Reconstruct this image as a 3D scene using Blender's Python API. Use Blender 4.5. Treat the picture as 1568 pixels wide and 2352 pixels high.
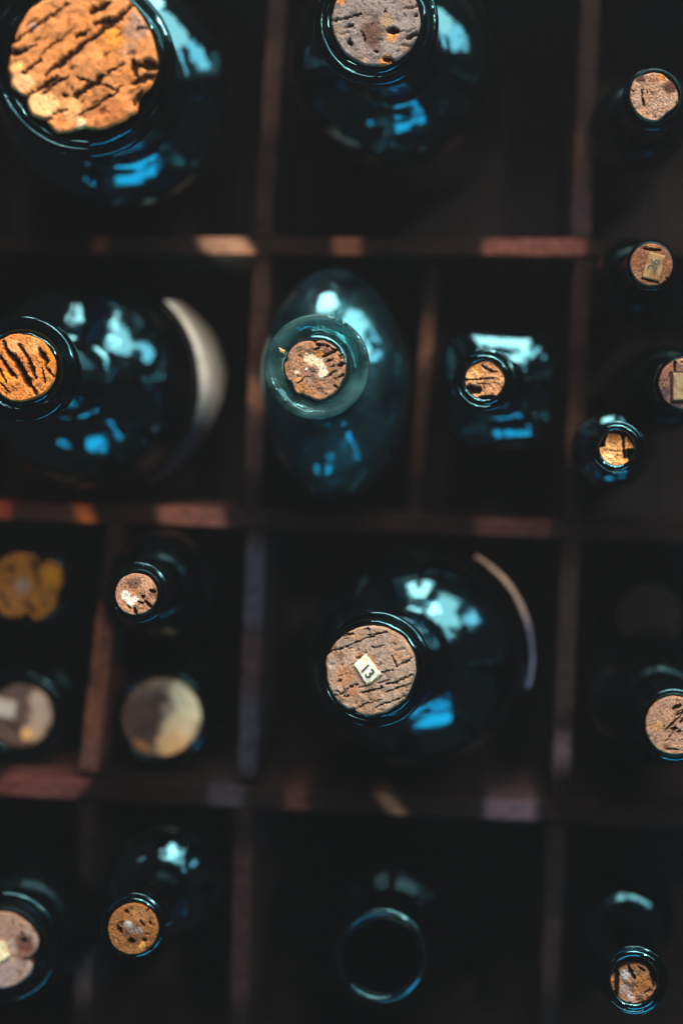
import bpy, math, random
import numpy as np
from mathutils import Vector, Matrix

sc = bpy.context.scene
for o in list(bpy.data.objects):
    bpy.data.objects.remove(o)

# ------------------------------------------------------------------ camera
# The camera looks straight down into the crate; picture units below are
# positions on a 1568 x 2352 print of the frame, nadir at (1050, 1000).
F, ZC, NX, NY = 4094.0, 0.95, 1050.0, 1000.0
cam = bpy.data.cameras.new('camera')
camo = bpy.data.objects.new('camera', cam)
sc.collection.objects.link(camo)
camo.location = (0, 0, ZC)
cam.sensor_fit = 'VERTICAL'
cam.sensor_height = 36.0
cam.lens = 36.0 * F / 2352
cam.shift_x = (784 - NX) / 2352
cam.shift_y = -(1176 - NY) / 2352
cam.clip_start = 0.01
cam.clip_end = 50
cam.dof.use_dof = True
cam.dof.focus_distance = 0.70
cam.dof.aperture_fstop = cam.lens / 24.0
cam.dof.aperture_blades = 0
sc.camera = camo


def P(px, py, z):
    k = (ZC - z) / F
    return Vector(((px - NX) * k, -(py - NY) * k, z))


# ------------------------------------------------------------------ world
w = bpy.data.worlds.new("World")
sc.world = w
w.use_nodes = True
w.node_tree.nodes['Background'].inputs[0].default_value = (0.92, 0.94, 1.0, 1)
w.node_tree.nodes['Background'].inputs[1].default_value = 0.025

# ------------------------------------------------------------------ lamps
def area(name, az, el, dist, sx, sy, power, col, target=(-0.05, -0.03, 0.2), shape='RECTANGLE'):
    l = bpy.data.lights.new(name, 'AREA')
    l.shape = shape
    l.size = sx
    l.size_y = sy
    l.energy = power
    l.color = col
    o = bpy.data.objects.new(name, l)
    sc.collection.objects.link(o)
    a, e = math.radians(az), math.radians(el)
    t = Vector(target)
    d = Vector((math.sin(a) * math.cos(e), math.cos(a) * math.cos(e), math.sin(e)))
    o.location = t + d * dist
    o.rotation_euler = (-d).to_track_quat('-Z', 'Y').to_euler()
    return o


def pane(name, az, el, dist, sx, sy, radiance, col, shape='RECTANGLE'):
    A = sx * sy * (math.pi / 4 if shape == 'DISK' else 1)
    return area(name, az, el, dist, sx, sy, radiance * math.pi * A, col, shape=shape)


# panes of the window beyond the top of the frame and the bulbs beside it
pane('window_light', 1, 22, 1.30, 0.76, 0.48, 23.0, (1.0, 0.92, 0.84))
pane('window_light', 5, 47, 1.30, 0.46, 0.22, 14.0, (1.0, 0.92, 0.84))
pane('window_light', 33, 36, 1.35, 0.62, 0.66, 10.0, (0.9, 0.94, 0.9))
pane('window_light', 56, 25, 1.40, 0.34, 0.40, 9.0, (0.6, 0.9, 1.0))
pane('bulb_light', 12, 33, 1.25, 0.14, 0.14, 70.0, (1.0, 0.84, 0.64), 'DISK')
pane('bulb_light', 5, 54, 1.25, 0.11, 0.11, 65.0, (1.0, 0.84, 0.64), 'DISK')
pane('bulb_light', 22, 42, 1.25, 0.09, 0.09, 65.0, (1.0, 0.84, 0.64), 'DISK')
pane('added_overhead_light', 44, 64, 1.35, 0.08, 0.08, 360.0, (1.0, 0.86, 0.70), 'DISK')  # overhead lamp, added to brighten the corks and side labels
pane('added_blue_light', 168, 32, 1.40, 0.70, 0.36, 9.5, (0.02, 0.62, 1.0))  # blue lamps opposite the window, added to put lower glints in the glass
pane('added_blue_light', 153, 48, 1.40, 0.20, 0.30, 7.0, (0.02, 0.58, 1.0))
pane('added_blue_light', 206, 28, 1.40, 0.12, 0.12, 8.0, (0.02, 0.62, 1.0))
pane('side_light', -52, 34, 1.60, 0.16, 0.05, 12.0, (0.95, 0.9, 1.0))

sc.view_settings.view_transform = 'Standard'
sc.view_settings.look = 'None'
sc.view_settings.exposure = 0.0
sc.view_settings.gamma = 1.0
cy = sc.cycles
cy.use_denoising = True
cy.max_bounces = 14
cy.transmission_bounces = 12
cy.glossy_bounces = 6
cy.diffuse_bounces = 3
cy.caustics_reflective = False
cy.caustics_refractive = False
cy.sample_clamp_indirect = 12.0
cy.blur_glossy = 0.2

# ------------------------------------------------------------------ helpers
def lin(c):
    r = []
    for v in c:
        v /= 255.0
        r.append(v / 12.92 if v < 0.04045 else ((v + 0.055) / 1.055) ** 2.4)
    return np.array(r)


def vnoise(x, y, seed=0):
    xi, yi = np.floor(x).astype(np.int64), np.floor(y).astype(np.int64)
    xf, yf = x - xi, y - yi
    u, v = xf * xf * (3 - 2 * xf), yf * yf * (3 - 2 * yf)

    def h(a, b):
        n = (a * 374761393 + b * 668265263 + seed * 144665) & 0x7fffffff
        n = ((n ^ (n >> 13)) * 1274126177) & 0x7fffffff
        return ((n ^ (n >> 16)) & 0xffff) / 65535.0
    return (h(xi, yi) * (1 - u) + h(xi + 1, yi) * u) * (1 - v) + (h(xi, yi + 1) * (1 - u) + h(xi + 1, yi + 1) * u) * v


def fbm(x, y, seed=0, oct=4):
    s = np.zeros_like(x, dtype=float)
    a, t = 0.5, 0
    for i in range(oct):
        s += a * vnoise(x * 2 ** i + 17.3 * i, y * 2 ** i - 9.1 * i, seed + i)
        t += a
        a *= 0.5
    return s / t


def sstep(a, b, x):
    t = np.clip((x - a) / (b - a), 0, 1)
    return t * t * (3 - 2 * t)


def make(name, verts, faces, mat, parent=None, cols=None, smooth=True):
    me = bpy.data.meshes.new(name)
    me.from_pydata([tuple(map(float, v)) for v in verts], [], faces)
    if cols is not None:
        ca = me.color_attributes.new('Col', 'FLOAT_COLOR', 'POINT')
        c = np.ones((len(verts), 4), dtype=np.float32)
        c[:, :3] = cols
        ca.data.foreach_set('color', c.ravel())
    if smooth:
        me.polygons.foreach_set('use_smooth', [True] * len(me.polygons))
    me.materials.append(mat)
    me.update()
    o = bpy.data.objects.new(name, me)
    sc.collection.objects.link(o)
    if parent is not None:
        o.parent = parent
    return o


def empty(name, m, label, cat, group=None):
    o = bpy.data.objects.new(name, None)
    sc.collection.objects.link(o)
    o.empty_display_size = 0.02
    o.matrix_world = m
    o['label'] = label
    o['category'] = cat
    if group:
        o['group'] = group
    return o


# ------------------------------------------------------------------ materials
def newmat(name):
    m = bpy.data.materials.new(name)
    m.use_nodes = True
    return m, m.node_tree.nodes, m.node_tree.links, m.node_tree.nodes['Principled BSDF']


def m_vcol(name, rough, nscale=900, bump=0.25, dist=0.0004, spec=0.3, var=0.35, stretch=(1, 1, 1)):
    m, N, L, b = newmat(name)
    at = N.new('ShaderNodeAttribute')
    at.attribute_name = 'Col'
    tc = N.new('ShaderNodeTexCoord')
    mp = N.new('ShaderNodeMapping')
    mp.inputs['Scale'].default_value = stretch
    L.new(tc.outputs['Object'], mp.inputs[0])
    n = N.new('ShaderNodeTexNoise')
    n.inputs['Scale'].default_value = nscale
    n.inputs['Detail'].default_value = 5
    L.new(mp.outputs[0], n.inputs['Vector'])
    mr = N.new('ShaderNodeMapRange')
    mr.inputs[1].default_value = 0.3
    mr.inputs[2].default_value = 0.7
    mr.inputs[3].default_value = 1 - var
    mr.inputs[4].default_value = 1 + var
    L.new(n.outputs[0], mr.inputs[0])
    mx = N.new('ShaderNodeVectorMath')
    mx.operation = 'SCALE'
    L.new(at.outputs['Color'], mx.inputs[0])
    L.new(mr.outputs[0], mx.inputs['Scale'])
    L.new(mx.outputs[0], b.inputs['Base Color'])
    b.inputs['Roughness'].default_value = rough
    b.inputs['Specular IOR Level'].default_value = spec
    bp = N.new('ShaderNodeBump')
    bp.inputs['Strength'].default_value = bump
    bp.inputs['Distance'].default_value = dist
    L.new(n.outputs[0], bp.inputs['Height'])
    L.new(bp.outputs[0], b.inputs['Normal'])
    return m


M_CORK = m_vcol('cork', 0.9, 1300, 0.8, 0.0005, 0.12, 0.34)
M_PAPER = m_vcol('paper', 0.8, 2500, 0.3, 0.0002, 0.2, 0.12)
M_WOOD = m_vcol('stained_wood', 0.7, 260, 0.5, 0.0006, 0.06, 0.35, (1, 1, 1))
M_CREAM = m_vcol('label_paper', 0.75, 120, 0.3, 0.0006, 0.2, 0.16)


def m_ink():
    m, N, L, b = newmat('ink')
    n = N.new('ShaderNodeTexNoise')
    n.inputs['Scale'].default_value = 2500
    r = N.new('ShaderNodeValToRGB')
    r.color_ramp.elements[0].color = (0.006, 0.012, 0.018, 1)
    r.color_ramp.elements[1].color = (0.02, 0.045, 0.06, 1)
    L.new(n.outputs[0], r.inputs[0])
    L.new(r.outputs[0], b.inputs['Base Color'])
    b.inputs['Roughness'].default_value = 0.8
    return m


M_INK = m_ink()


def m_glass(name, col, rough=0.02, ior=1.7, dust=0.0, dustcol=(0.05, 0.2, 0.22, 1), cloud=0.09, bump=0.15, nscale=70):
    m, N, L, b = newmat(name)
    b.inputs['Base Color'].default_value = (*col, 1)
    b.inputs['Transmission Weight'].default_value = 1.0
    b.inputs['IOR'].default_value = ior
    b.inputs['Specular Tint'].default_value = (0.30, 0.86, 1.0, 1)
    b.inputs['Roughness'].default_value = rough
    tc = N.new('ShaderNodeTexCoord')
    n = N.new('ShaderNodeTexNoise')
    n.inputs['Scale'].default_value = nscale
    n.inputs['Detail'].default_value = 2
    L.new(tc.outputs['Object'], n.inputs['Vector'])
    bp = N.new('ShaderNodeBump')
    bp.inputs['Strength'].default_value = bump
    bp.inputs['Distance'].default_value = 0.002
    L.new(n.outputs[0], bp.inputs['Height'])
    L.new(bp.outputs[0], b.inputs['Normal'])
    if dust > 0:
        d = N.new('ShaderNodeBsdfPrincipled')
        d.inputs['Base Color'].default_value = dustcol
        d.inputs['Roughness'].default_value = 0.6
        n2 = N.new('ShaderNodeTexNoise')
        n2.inputs['Scale'].default_value = 75
        n2.inputs['Detail'].default_value = 6
        n2.inputs['Roughness'].default_value = 0.65
        L.new(tc.outputs['Object'], n2.inputs['Vector'])
        r = N.new('ShaderNodeMapRange')
        r.inputs[1].default_value = 0.40
        r.inputs[2].default_value = 0.68
        r.inputs[3].default_value = dust * 0.12
        r.inputs[4].default_value = dust
        L.new(n2.outputs[0], r.inputs[0])
        mx = N.new('ShaderNodeMixShader')
        L.new(r.outputs[0], mx.inputs[0])
        L.new(b.outputs[0], mx.inputs[1])
        L.new(d.outputs[0], mx.inputs[2])
        L.new(mx.outputs[0], N['Material Output'].inputs['Surface'])
    # grease and dust cloud the shine unevenly
    n3 = N.new('ShaderNodeTexNoise')
    n3.inputs['Scale'].default_value = 48
    n3.inputs['Detail'].default_value = 4
    L.new(tc.outputs['Object'], n3.inputs['Vector'])
    r3 = N.new('ShaderNodeMapRange')
    r3.inputs[1].default_value = 0.38
    r3.inputs[2].default_value = 0.62
    r3.inputs[3].default_value = rough
    r3.inputs[4].default_value = rough + cloud
    L.new(n3.outputs[0], r3.inputs[0])
    L.new(r3.outputs[0], b.inputs['Roughness'])
    return m


M_BLUE = m_glass('dark_blue_glass', (0.003, 0.06, 0.11), 0.03, 1.8, bump=0.45, nscale=60)
M_LIPB = m_glass('dark_blue_lip_glass', (0.004, 0.03, 0.045), 0.05, 1.55, bump=0.12, nscale=160)
M_DIM = m_glass('dim_dark_glass', (0.003, 0.04, 0.07), 0.10, 1.2, bump=0.4, nscale=70)
M_DULL = m_glass('dull_dark_glass', (0.003, 0.04, 0.07), 0.22, 1.22, bump=0.4, nscale=90)  # low index and rough surface, so only weak reflections
M_TEAL = m_glass('cloudy_teal_glass', (0.02, 0.24, 0.29), 0.07, 2.1, 0.22, (0.004, 0.060, 0.080, 1), 0.16, 1.0, 50)
M_TEALLIP = m_glass('cloudy_teal_lip_glass', (0.35, 0.75, 0.72), 0.06, 1.5, 0.55, (0.022, 0.115, 0.118, 1), 0.05, 0.35, 150)
M_CLEAR = m_glass('pale_glass', (0.02, 0.05, 0.06), 0.10, 1.8, bump=0.3, nscale=90)

# ------------------------------------------------------------------ crate
EXT = 0.15
crate = empty('wooden_crate', Matrix.Translation((0, 0, 0)),
              'dark stained wooden crate divided into square cells that hold the corked bottles', 'crate')


def board(p0, p1, ztop, wpx, patches, base, name='divider', zbot=0.0042, seed=0, sub=160, pgain=0.62, soft=9):
    """board standing on edge between two print positions; patches = fallen light painted on the top (t along board in px, colour)"""
    a, b_ = P(p0[0], p0[1], ztop), P(p1[0], p1[1], ztop)
    a.z = b_.z = 0
    L_ = (b_ - a).length
    d = (b_ - a) / L_
    n = Vector((-d.y, d.x, 0))
    k = (ZC - ztop) / F
    hw = wpx * k / 2
    horiz = abs(p1[0] - p0[0]) > abs(p1[1] - p0[1])
    prof = [(-1, 'b'), (-1, 't0'), (-0.82, 't'), (-0.4, 't'), (0, 't'), (0.4, 't'), (0.82, 't'), (1, 't0'), (1, 'b')]
    vs, cs = [], []
    for i in range(sub + 1):
        t = i / sub
        ppx = (p0[0] + (p1[0] - p0[0]) * t) if horiz else (p0[1] + (p1[1] - p0[1]) * t)
        for j, (s, kd) in enumerate(prof):
            wob = float(vnoise(np.array([t * 30.0]), np.array([seed * 1.7]), seed)[0] - .5) * 0.0006
            c = a + d * (L_ * t) + n * (s * hw + wob)
            z = {'b': zbot, 't0': ztop - 0.0009, 't': ztop + wob * 0.6}[kd]
            vs.append((c.x, c.y, z))
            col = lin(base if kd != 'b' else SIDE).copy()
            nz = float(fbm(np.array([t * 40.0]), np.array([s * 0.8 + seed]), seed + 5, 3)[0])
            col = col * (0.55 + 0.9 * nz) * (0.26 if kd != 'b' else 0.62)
            if kd != 'b':
                for (q0, q1, pc, *sk) in patches:
                    skew = sk[0] if sk else 0
                    q = ppx - skew * s
                    e = soft + 10 * nz
                    m = float(sstep(q0 - e, q0 + e, q) * (1 - sstep(q1 - e, q1 + e, q)))
                    m *= 0.75 + 0.5 * (nz - .5)
                    if kd == 't0':
                        m *= 0.6
                    col = col * (1 - m) + lin(pc) * m * pgain  # blends the painted pool of light into the wood colour
            cs.append(col)
    m_ = len(prof)
    fs = []
    for i in range(sub):
        for j in range(m_ - 1):
            q = i * m_ + j
            fs.append((q, q + m_, q + m_ + 1, q + 1))
        fs.append((i * m_ + m_ - 1, (i + 1) * m_ + m_ - 1, (i + 1) * m_, i * m_))
    fs.append(tuple(range(m_)))
    fs.append(tuple(sub * m_ + j for j in reversed(range(m_))))
    return make(name, vs, fs, M_WOOD, crate, cs, smooth=False)


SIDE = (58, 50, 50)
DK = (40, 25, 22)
ZD = 0.13
# long rails, left to right in the picture
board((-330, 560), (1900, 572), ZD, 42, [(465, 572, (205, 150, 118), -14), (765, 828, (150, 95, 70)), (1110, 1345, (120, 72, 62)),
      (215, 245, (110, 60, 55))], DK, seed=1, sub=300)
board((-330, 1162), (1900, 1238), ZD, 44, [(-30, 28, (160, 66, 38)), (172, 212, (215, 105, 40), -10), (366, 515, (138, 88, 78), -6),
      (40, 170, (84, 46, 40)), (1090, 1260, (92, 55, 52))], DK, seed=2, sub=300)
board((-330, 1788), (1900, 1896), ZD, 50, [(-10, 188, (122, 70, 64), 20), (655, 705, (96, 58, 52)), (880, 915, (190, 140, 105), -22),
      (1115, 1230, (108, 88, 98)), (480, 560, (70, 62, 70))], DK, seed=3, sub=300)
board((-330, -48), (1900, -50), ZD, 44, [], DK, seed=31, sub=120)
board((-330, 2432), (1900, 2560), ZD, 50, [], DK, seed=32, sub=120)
# uprights
def upright(x0, y0, x1, y1, wpx, patches, base=DK, z=ZD, seed=9, sub=110, pgain=0.30):
    board((x0, y0), (x1, y1), z, wpx, patches, base, seed=seed, sub=sub, pgain=pgain, soft=32)


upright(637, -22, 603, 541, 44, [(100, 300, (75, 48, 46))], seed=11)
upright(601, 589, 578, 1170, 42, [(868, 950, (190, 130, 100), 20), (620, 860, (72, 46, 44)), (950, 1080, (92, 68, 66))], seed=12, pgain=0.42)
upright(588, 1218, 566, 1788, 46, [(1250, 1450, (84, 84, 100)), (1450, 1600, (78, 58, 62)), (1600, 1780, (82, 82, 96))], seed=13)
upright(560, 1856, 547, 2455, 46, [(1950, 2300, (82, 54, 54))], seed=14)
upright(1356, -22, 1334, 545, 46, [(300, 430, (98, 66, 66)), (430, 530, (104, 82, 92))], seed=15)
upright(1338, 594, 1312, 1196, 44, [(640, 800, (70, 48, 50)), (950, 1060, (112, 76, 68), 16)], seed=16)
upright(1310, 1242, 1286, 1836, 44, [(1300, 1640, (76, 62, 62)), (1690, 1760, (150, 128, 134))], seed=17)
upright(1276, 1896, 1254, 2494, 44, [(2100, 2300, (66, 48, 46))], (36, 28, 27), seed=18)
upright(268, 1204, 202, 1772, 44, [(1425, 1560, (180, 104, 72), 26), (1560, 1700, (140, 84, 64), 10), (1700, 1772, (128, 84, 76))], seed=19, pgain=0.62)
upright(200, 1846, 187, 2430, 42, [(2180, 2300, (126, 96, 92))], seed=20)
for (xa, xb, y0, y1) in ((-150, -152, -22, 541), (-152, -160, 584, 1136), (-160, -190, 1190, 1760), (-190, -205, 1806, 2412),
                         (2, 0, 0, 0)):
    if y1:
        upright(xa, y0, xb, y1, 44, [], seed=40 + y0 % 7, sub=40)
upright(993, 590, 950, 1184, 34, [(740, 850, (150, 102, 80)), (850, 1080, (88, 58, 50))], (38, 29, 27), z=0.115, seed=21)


def slab(name, x0, x1, y0, y1, z0, z1, col, parent=None, mat=None, n=1):
    vs = [(x, y, z) for z in (z0, z1) for y in (y0, y1) for x in (x0, x1)]
    fs = [(0, 2, 3, 1), (4, 5, 7, 6), (0, 1, 5, 4), (2, 6, 7, 3), (0, 4, 6, 2), (1, 3, 7, 5)]
    return make(name, vs, fs, mat or M_WOOD, parent, np.tile(lin(col), (8, 1)), smooth=False)


A0, A1 = P(-330, -300, ZD), P(1900, 2650, ZD)
xs = np.linspace(A0.x - 0.012, A1.x + 0.012, 7)
for i in range(6):
    slab('bottom_board', xs[i] + 0.0004, xs[i + 1] - 0.0004, A1.y - 0.012, A0.y + 0.012, -0.006, 0.004 + 0.0002 * (i % 2), (38, 36, 38), crate)
for (x0, x1, y0, y1) in ((A0.x - 0.014, A0.x - 0.002, A1.y - 0.014, A0.y + 0.014), (A1.x + 0.002, A1.x + 0.014, A1.y - 0.014, A0.y + 0.014),
                         (A0.x - 0.0018, A1.x + 0.0018, A0.y + 0.001, A0.y + 0.014), (A0.x - 0.0018, A1.x + 0.0018, A1.y - 0.014, A1.y - 0.001)):
    slab('side_board', x0, x1, y0, y1, 0.0045, ZD + 0.004, (60, 42, 38), crate)
tb = slab('table_top', -1.6, 1.6, -1.6, 1.6, -0.05, -0.0065, (58, 42, 34))
tb['kind'] = 'structure'

# ------------------------------------------------------------------ corks
def to_frame(spec):
    """spec = (source x0, source y0, zoom scale) of the study crop the outline was read from"""
    sx, sy, s = spec
    k = 1568 / 2731.0
    return lambda p: ((sx + p[0] / s) * k, (sy + p[1] / s) * k)


def cork(label, c, r, z, base, crop=None, outline=None, cracks=(), blots=(), seed=0, length=0.028,
         fresh=(170, 112, 70), rough=1.0, group=None, nr=46, nt=170, mott=0.5, tilt=(0, 0), dome=0.0, gain=1.0, cw=1.0):
    tf = to_frame(crop) if crop else (lambda p: p)
    sc_ = (1568 / 2731.0 / crop[2]) if crop else 1.0
    k = (ZC - z) / F
    T = P(c[0], c[1], z)
    th = np.linspace(0, 2 * math.pi, nt, endpoint=False)
    R = np.full(nt, r * k)
    if outline:
        pts = [tf(p) for p in outline]
        an = np.array([math.atan2(-(p[1] - c[1]), p[0] - c[0]) for p in pts]) % (2 * math.pi)
        rr = np.array([math.hypot(p[0] - c[0], p[1] - c[1]) for p in pts]) * k
        o_ = np.argsort(an)
        an, rr = an[o_], rr[o_]
        R = np.interp(th, np.r_[an - 2 * math.pi, an, an + 2 * math.pi], np.r_[rr, rr, rr])
    R = R * (1 + 0.035 * rough * (fbm(np.cos(th) * 5 + 9, np.sin(th) * 5 + 9, seed + 3, 4) - .5) * 2)
    crk = []
    for (x0, y0, x1, y1, wd) in cracks:
        q0, q1 = tf((x0, y0)), tf((x1, y1))
        crk.append(((q0[0] - c[0]) * k, -(q0[1] - c[1]) * k, (q1[0] - c[0]) * k, -(q1[1] - c[1]) * k, wd * sc_ * k * 0.44 * cw))
    bl = []
    for (x0, y0, rad, colr, *amt) in blots:
        q = tf((x0, y0))
        bl.append(((q[0] - c[0]) * k, -(q[1] - c[1]) * k, rad * sc_ * k, lin(colr), amt[0] if amt else 1.0))
    rf = np.linspace(0, 1, nr + 1)[1:] ** 0.85
    X = np.concatenate([[0], (rf[:, None] * (R * np.cos(th))[None, :]).ravel()])
    Y = np.concatenate([[0], (rf[:, None] * (R * np.sin(th))[None, :]).ravel()])
    RF = np.concatenate([[0], np.repeat(rf, nt)])
    u = 1.0 / (r * k)
    h = (fbm(X * u * 4 + 3, Y * u * 4 + 5, seed, 5) - .5) * 0.0016 * rough
    h += (fbm(X * u * 14, Y * u * 14, seed + 7, 3) - .5) * 0.0006 * rough
    nz = fbm(X * u * 2.6 + 1, Y * u * 2.6 + 2, seed + 11, 5)
    nf = fbm(X * u * 12 + 4, Y * u * 12 + 8, seed + 12, 3)
    C = lin(base)[None, :] * (1 - mott * 0.7 + mott * 1.4 * nf)[:, None]
    m = sstep(0.48, 0.62, nz)[:, None] * 0.55
    C = C * (1 - m) + lin(fresh)[None, :] * (0.6 + 0.8 * nf)[:, None] * m
    dk = sstep(0.60, 0.78, fbm(X * u * 6 + 31, Y * u * 6 + 12, seed + 21, 4))[:, None] * 0.7
    C = C * (1 - dk) + C * 0.35 * dk
    jx = (fbm(X * u * 7, Y * u * 7, seed + 31, 3) - .5) * 0.16 / u
    jy = (fbm(X * u * 7 + 40, Y * u * 7, seed + 32, 3) - .5) * 0.16 / u
    for (bx, by, br, bc, am) in bl:
        d = np.hypot(X + jx - bx, Y + jy - by)
        m = (1 - sstep(br * 0.55, br * 1.15, d))[:, None] * am
        C = C * (1 - m) + bc[None, :] * (0.75 + 0.5 * nf)[:, None] * m
    jx = jx * 0.30 + (fbm(X * u * 22 + 7, Y * u * 22, seed + 33, 2) - .5) * 0.07 / u
    jy = jy * 0.30 + (fbm(X * u * 22, Y * u * 22 + 7, seed + 34, 2) - .5) * 0.07 / u
    ck = np.zeros_like(X)
    for (x0, y0, x1, y1, wd) in crk:
        dx, dy = x1 - x0, y1 - y0
        l2 = dx * dx + dy * dy + 1e-12
        t = np.clip(((X + jx - x0) * dx + (Y + jy - y0) * dy) / l2, 0, 1)
        d = np.hypot(X + jx - x0 - t * dx, Y + jy - y0 - t * dy)
        ww = wd * (0.65 + 0.8 * fbm(t * math.sqrt(l2) * u * 9 + seed, t * 0 + x0 * u * 5, seed + 41, 2)) * (0.55 + 0.45 * np.sin(np.clip(t, 0.08, 0.92) * math.pi))
        mk = 1 - sstep(ww * 0.62, ww * 1.3 + 0.00012, d)
        h -= mk * np.minimum(0.006, 0.0016 + wd * 2.2) * (1 - 0 * ck)
        ck = np.maximum(ck, mk)
    h = np.maximum(h, -0.010)
    C = C * (1 - 0.9 * ck[:, None]) + lin((20, 13, 12))[None, :] * 0.9 * ck[:, None]
    # small pores, drawn out along the grain
    ga = math.atan2(crk[0][3] - crk[0][1], crk[0][2] - crk[0][0]) if crk else 0.4
    gx, gy = X * math.cos(ga) + Y * math.sin(ga), -X * math.sin(ga) + Y * math.cos(ga)
    po = sstep(0.80, 0.90, vnoise(gx * u * 6 + 11, gy * u * 17 + 5, seed + 71)) * sstep(0.45, 0.6, vnoise(gx * u * 3, gy * u * 3, seed + 72))
    po = np.maximum(po, 0.7 * sstep(0.86, 0.95, vnoise(gx * u * 19 + 3, gy * u * 24 + 9, seed + 73)))
    h -= po * 0.0007
    C = C * (1 - 0.55 * po[:, None])
    # crumbled, rounded rim
    ed = sstep(0.94, 1.0, RF)
    h -= ed ** 2 * (0.0008 + 0.0012 * fbm(X * u * 5, Y * u * 5, seed + 51, 3) * rough)
    h += dome * (1 - RF ** 2)
    h += tilt[0] * X + tilt[1] * Y
    vs = np.stack([X, Y, h], 1)
    fs = [(0, 1 + j, 1 + (j + 1) % nt) for j in range(nt)]
    for i in range(nr - 1):
        a = 1 + i * nt
        for j in range(nt):
            j2 = (j + 1) % nt
            fs.append((a + j, a + nt + j, a + nt + j2, a + j2))
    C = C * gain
    # side rings
    last = 1 + (nr - 1) * nt
    side, sc2 = [], []
    for q, zz in enumerate((0.0022, 0.006, 0.012, length)):
        s = 1.0 - 0.05 * q * 0.5
        jag = 1 + 0.02 * (fbm(th * 9, th * 0 + q * 3.3, seed + 61, 2) - .5)
        for j in range(nt):
            side.append((R[j] * s * jag[j] * math.cos(th[j]), R[j] * s * jag[j] * math.sin(th[j]), min(-zz, h[last + j] - 0.0004 * (q + 1))))
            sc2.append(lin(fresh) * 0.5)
        a = last + q * nt
        for j in range(nt):
            j2 = (j + 1) % nt
            fs.append((a + j, a + nt + j, a + nt + j2, a + j2))
    vs = np.vstack([vs, np.array(side)])
    C = np.vstack([C, np.array(sc2)])
    fs.append(tuple(len(vs) - 1 - j for j in range(nt)))
    o = make('cork_stopper', vs, fs, M_CORK, None, C)
    o.location = T
    o.rotation_mode = 'QUATERNION'
    o.rotation_quaternion = AXIS
    o['label'] = label
    o['category'] = 'cork'
    if group:
        o['group'] = group
    return o


def paper(o, c, z, quad, crop, col, lift=0.0007, torn=0.05, seed=0, name='number_label', thick=0.00015):
    """torn paper piece glued on the cork; quad in study-crop coordinates"""
    tf = to_frame(crop) if crop else (lambda p: p)
    k = (ZC - z) / F
    q = [tf(p) for p in quad]
    q = [((p[0] - c[0]) * k, -(p[1] - c[1]) * k) for p in q]
    n = 14
    vs, cs = [], []
    size = math.dist(q[0], q[2])
    for i in range(n + 1):
        for j in range(n + 1):
            u, v = i / n, j / n
            x = (q[0][0] * (1 - u) + q[1][0] * u) * (1 - v) + (q[3][0] * (1 - u) + q[2][0] * u) * v
            y = (q[0][1] * (1 - u) + q[1][1] * u) * (1 - v) + (q[3][1] * (1 - u) + q[2][1] * u) * v
            if i in (0, n) or j in (0, n):
                r1 = random.Random(seed * 991 + i * 31 + j)
                x += (r1.random() - .5) * torn * size
                y += (r1.random() - .5) * torn * size
            f = float(fbm(np.array([u * 3.]), np.array([v * 3.]), seed, 3)[0])
            vs.append((x, y, lift + (f - .5) * 0.0005))
            st = float(sstep(0.52, 0.7, fbm(np.array([u * 5. + 9]), np.array([v * 5.]), seed + 4, 3))[0]) * 0.45
            eg = 0.25 * (1 - min(1.0, 5 * min(u, v, 1 - u, 1 - v)))
            cs.append(lin(col) * (0.72 + 0.5 * f) * (1 - (st + eg) * np.array([0.5, 0.75, 1.0])))
    m = len(vs)
    vs += [(a, b, c_ - thick - 0.0005) for a, b, c_ in vs]
    cs += cs[:]
    fs = []
    for i in range(n):
        for j in range(n):
            a = i * (n + 1) + j
            fs.append((a, a + 1, a + n + 2, a + n + 1))
            fs.append((m + a, m + a + n + 1, m + a + n + 2, m + a + 1))
    ring = [i * (n + 1) for i in range(n + 1)] + [n * (n + 1) + j for j in range(1, n + 1)] + \
           [i * (n + 1) + n for i in range(n - 1, -1, -1)] + [j for j in range(n - 1, 0, -1)]
    for a, b_ in zip(ring, ring[1:] + ring[:1]):
        fs.append((a, b_, m + b_, m + a))
    pl = make(name, vs, fs, M_PAPER, o, cs)
    return pl


def ink_text(parent, s, pos, c, z, crop, height, ang, lift, bold=0.00006):
    tf = to_frame(crop) if crop else (lambda p: p)
    k = (ZC - z) / F
    sc_ = (1568 / 2731.0 / crop[2]) if crop else 1.0
    q = tf(pos)
    cu = bpy.data.curves.new('t', 'FONT')
    cu.body = s
    cu.align_x = 'CENTER'
    cu.align_y = 'CENTER'
    cu.size = height * sc_ * k / 0.7
    cu.extrude = 0.00003
    cu.offset = bold
    t = bpy.data.objects.new('t', cu)
    sc.collection.objects.link(t)
    dg = bpy.context.evaluated_depsgraph_get()
    dg.update()
    me = bpy.data.meshes.new_from_object(t.evaluated_get(dg))
    bpy.data.objects.remove(t)
    me.materials.clear()
    me.materials.append(M_INK)
    o = bpy.data.objects.new('printed_number', me)
    sc.collection.objects.link(o)
    o.parent = parent
    o.location = ((q[0] - c[0]) * k, -(q[1] - c[1]) * k, lift)
    o.rotation_euler = (0, 0, math.radians(ang))
    return o


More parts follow.
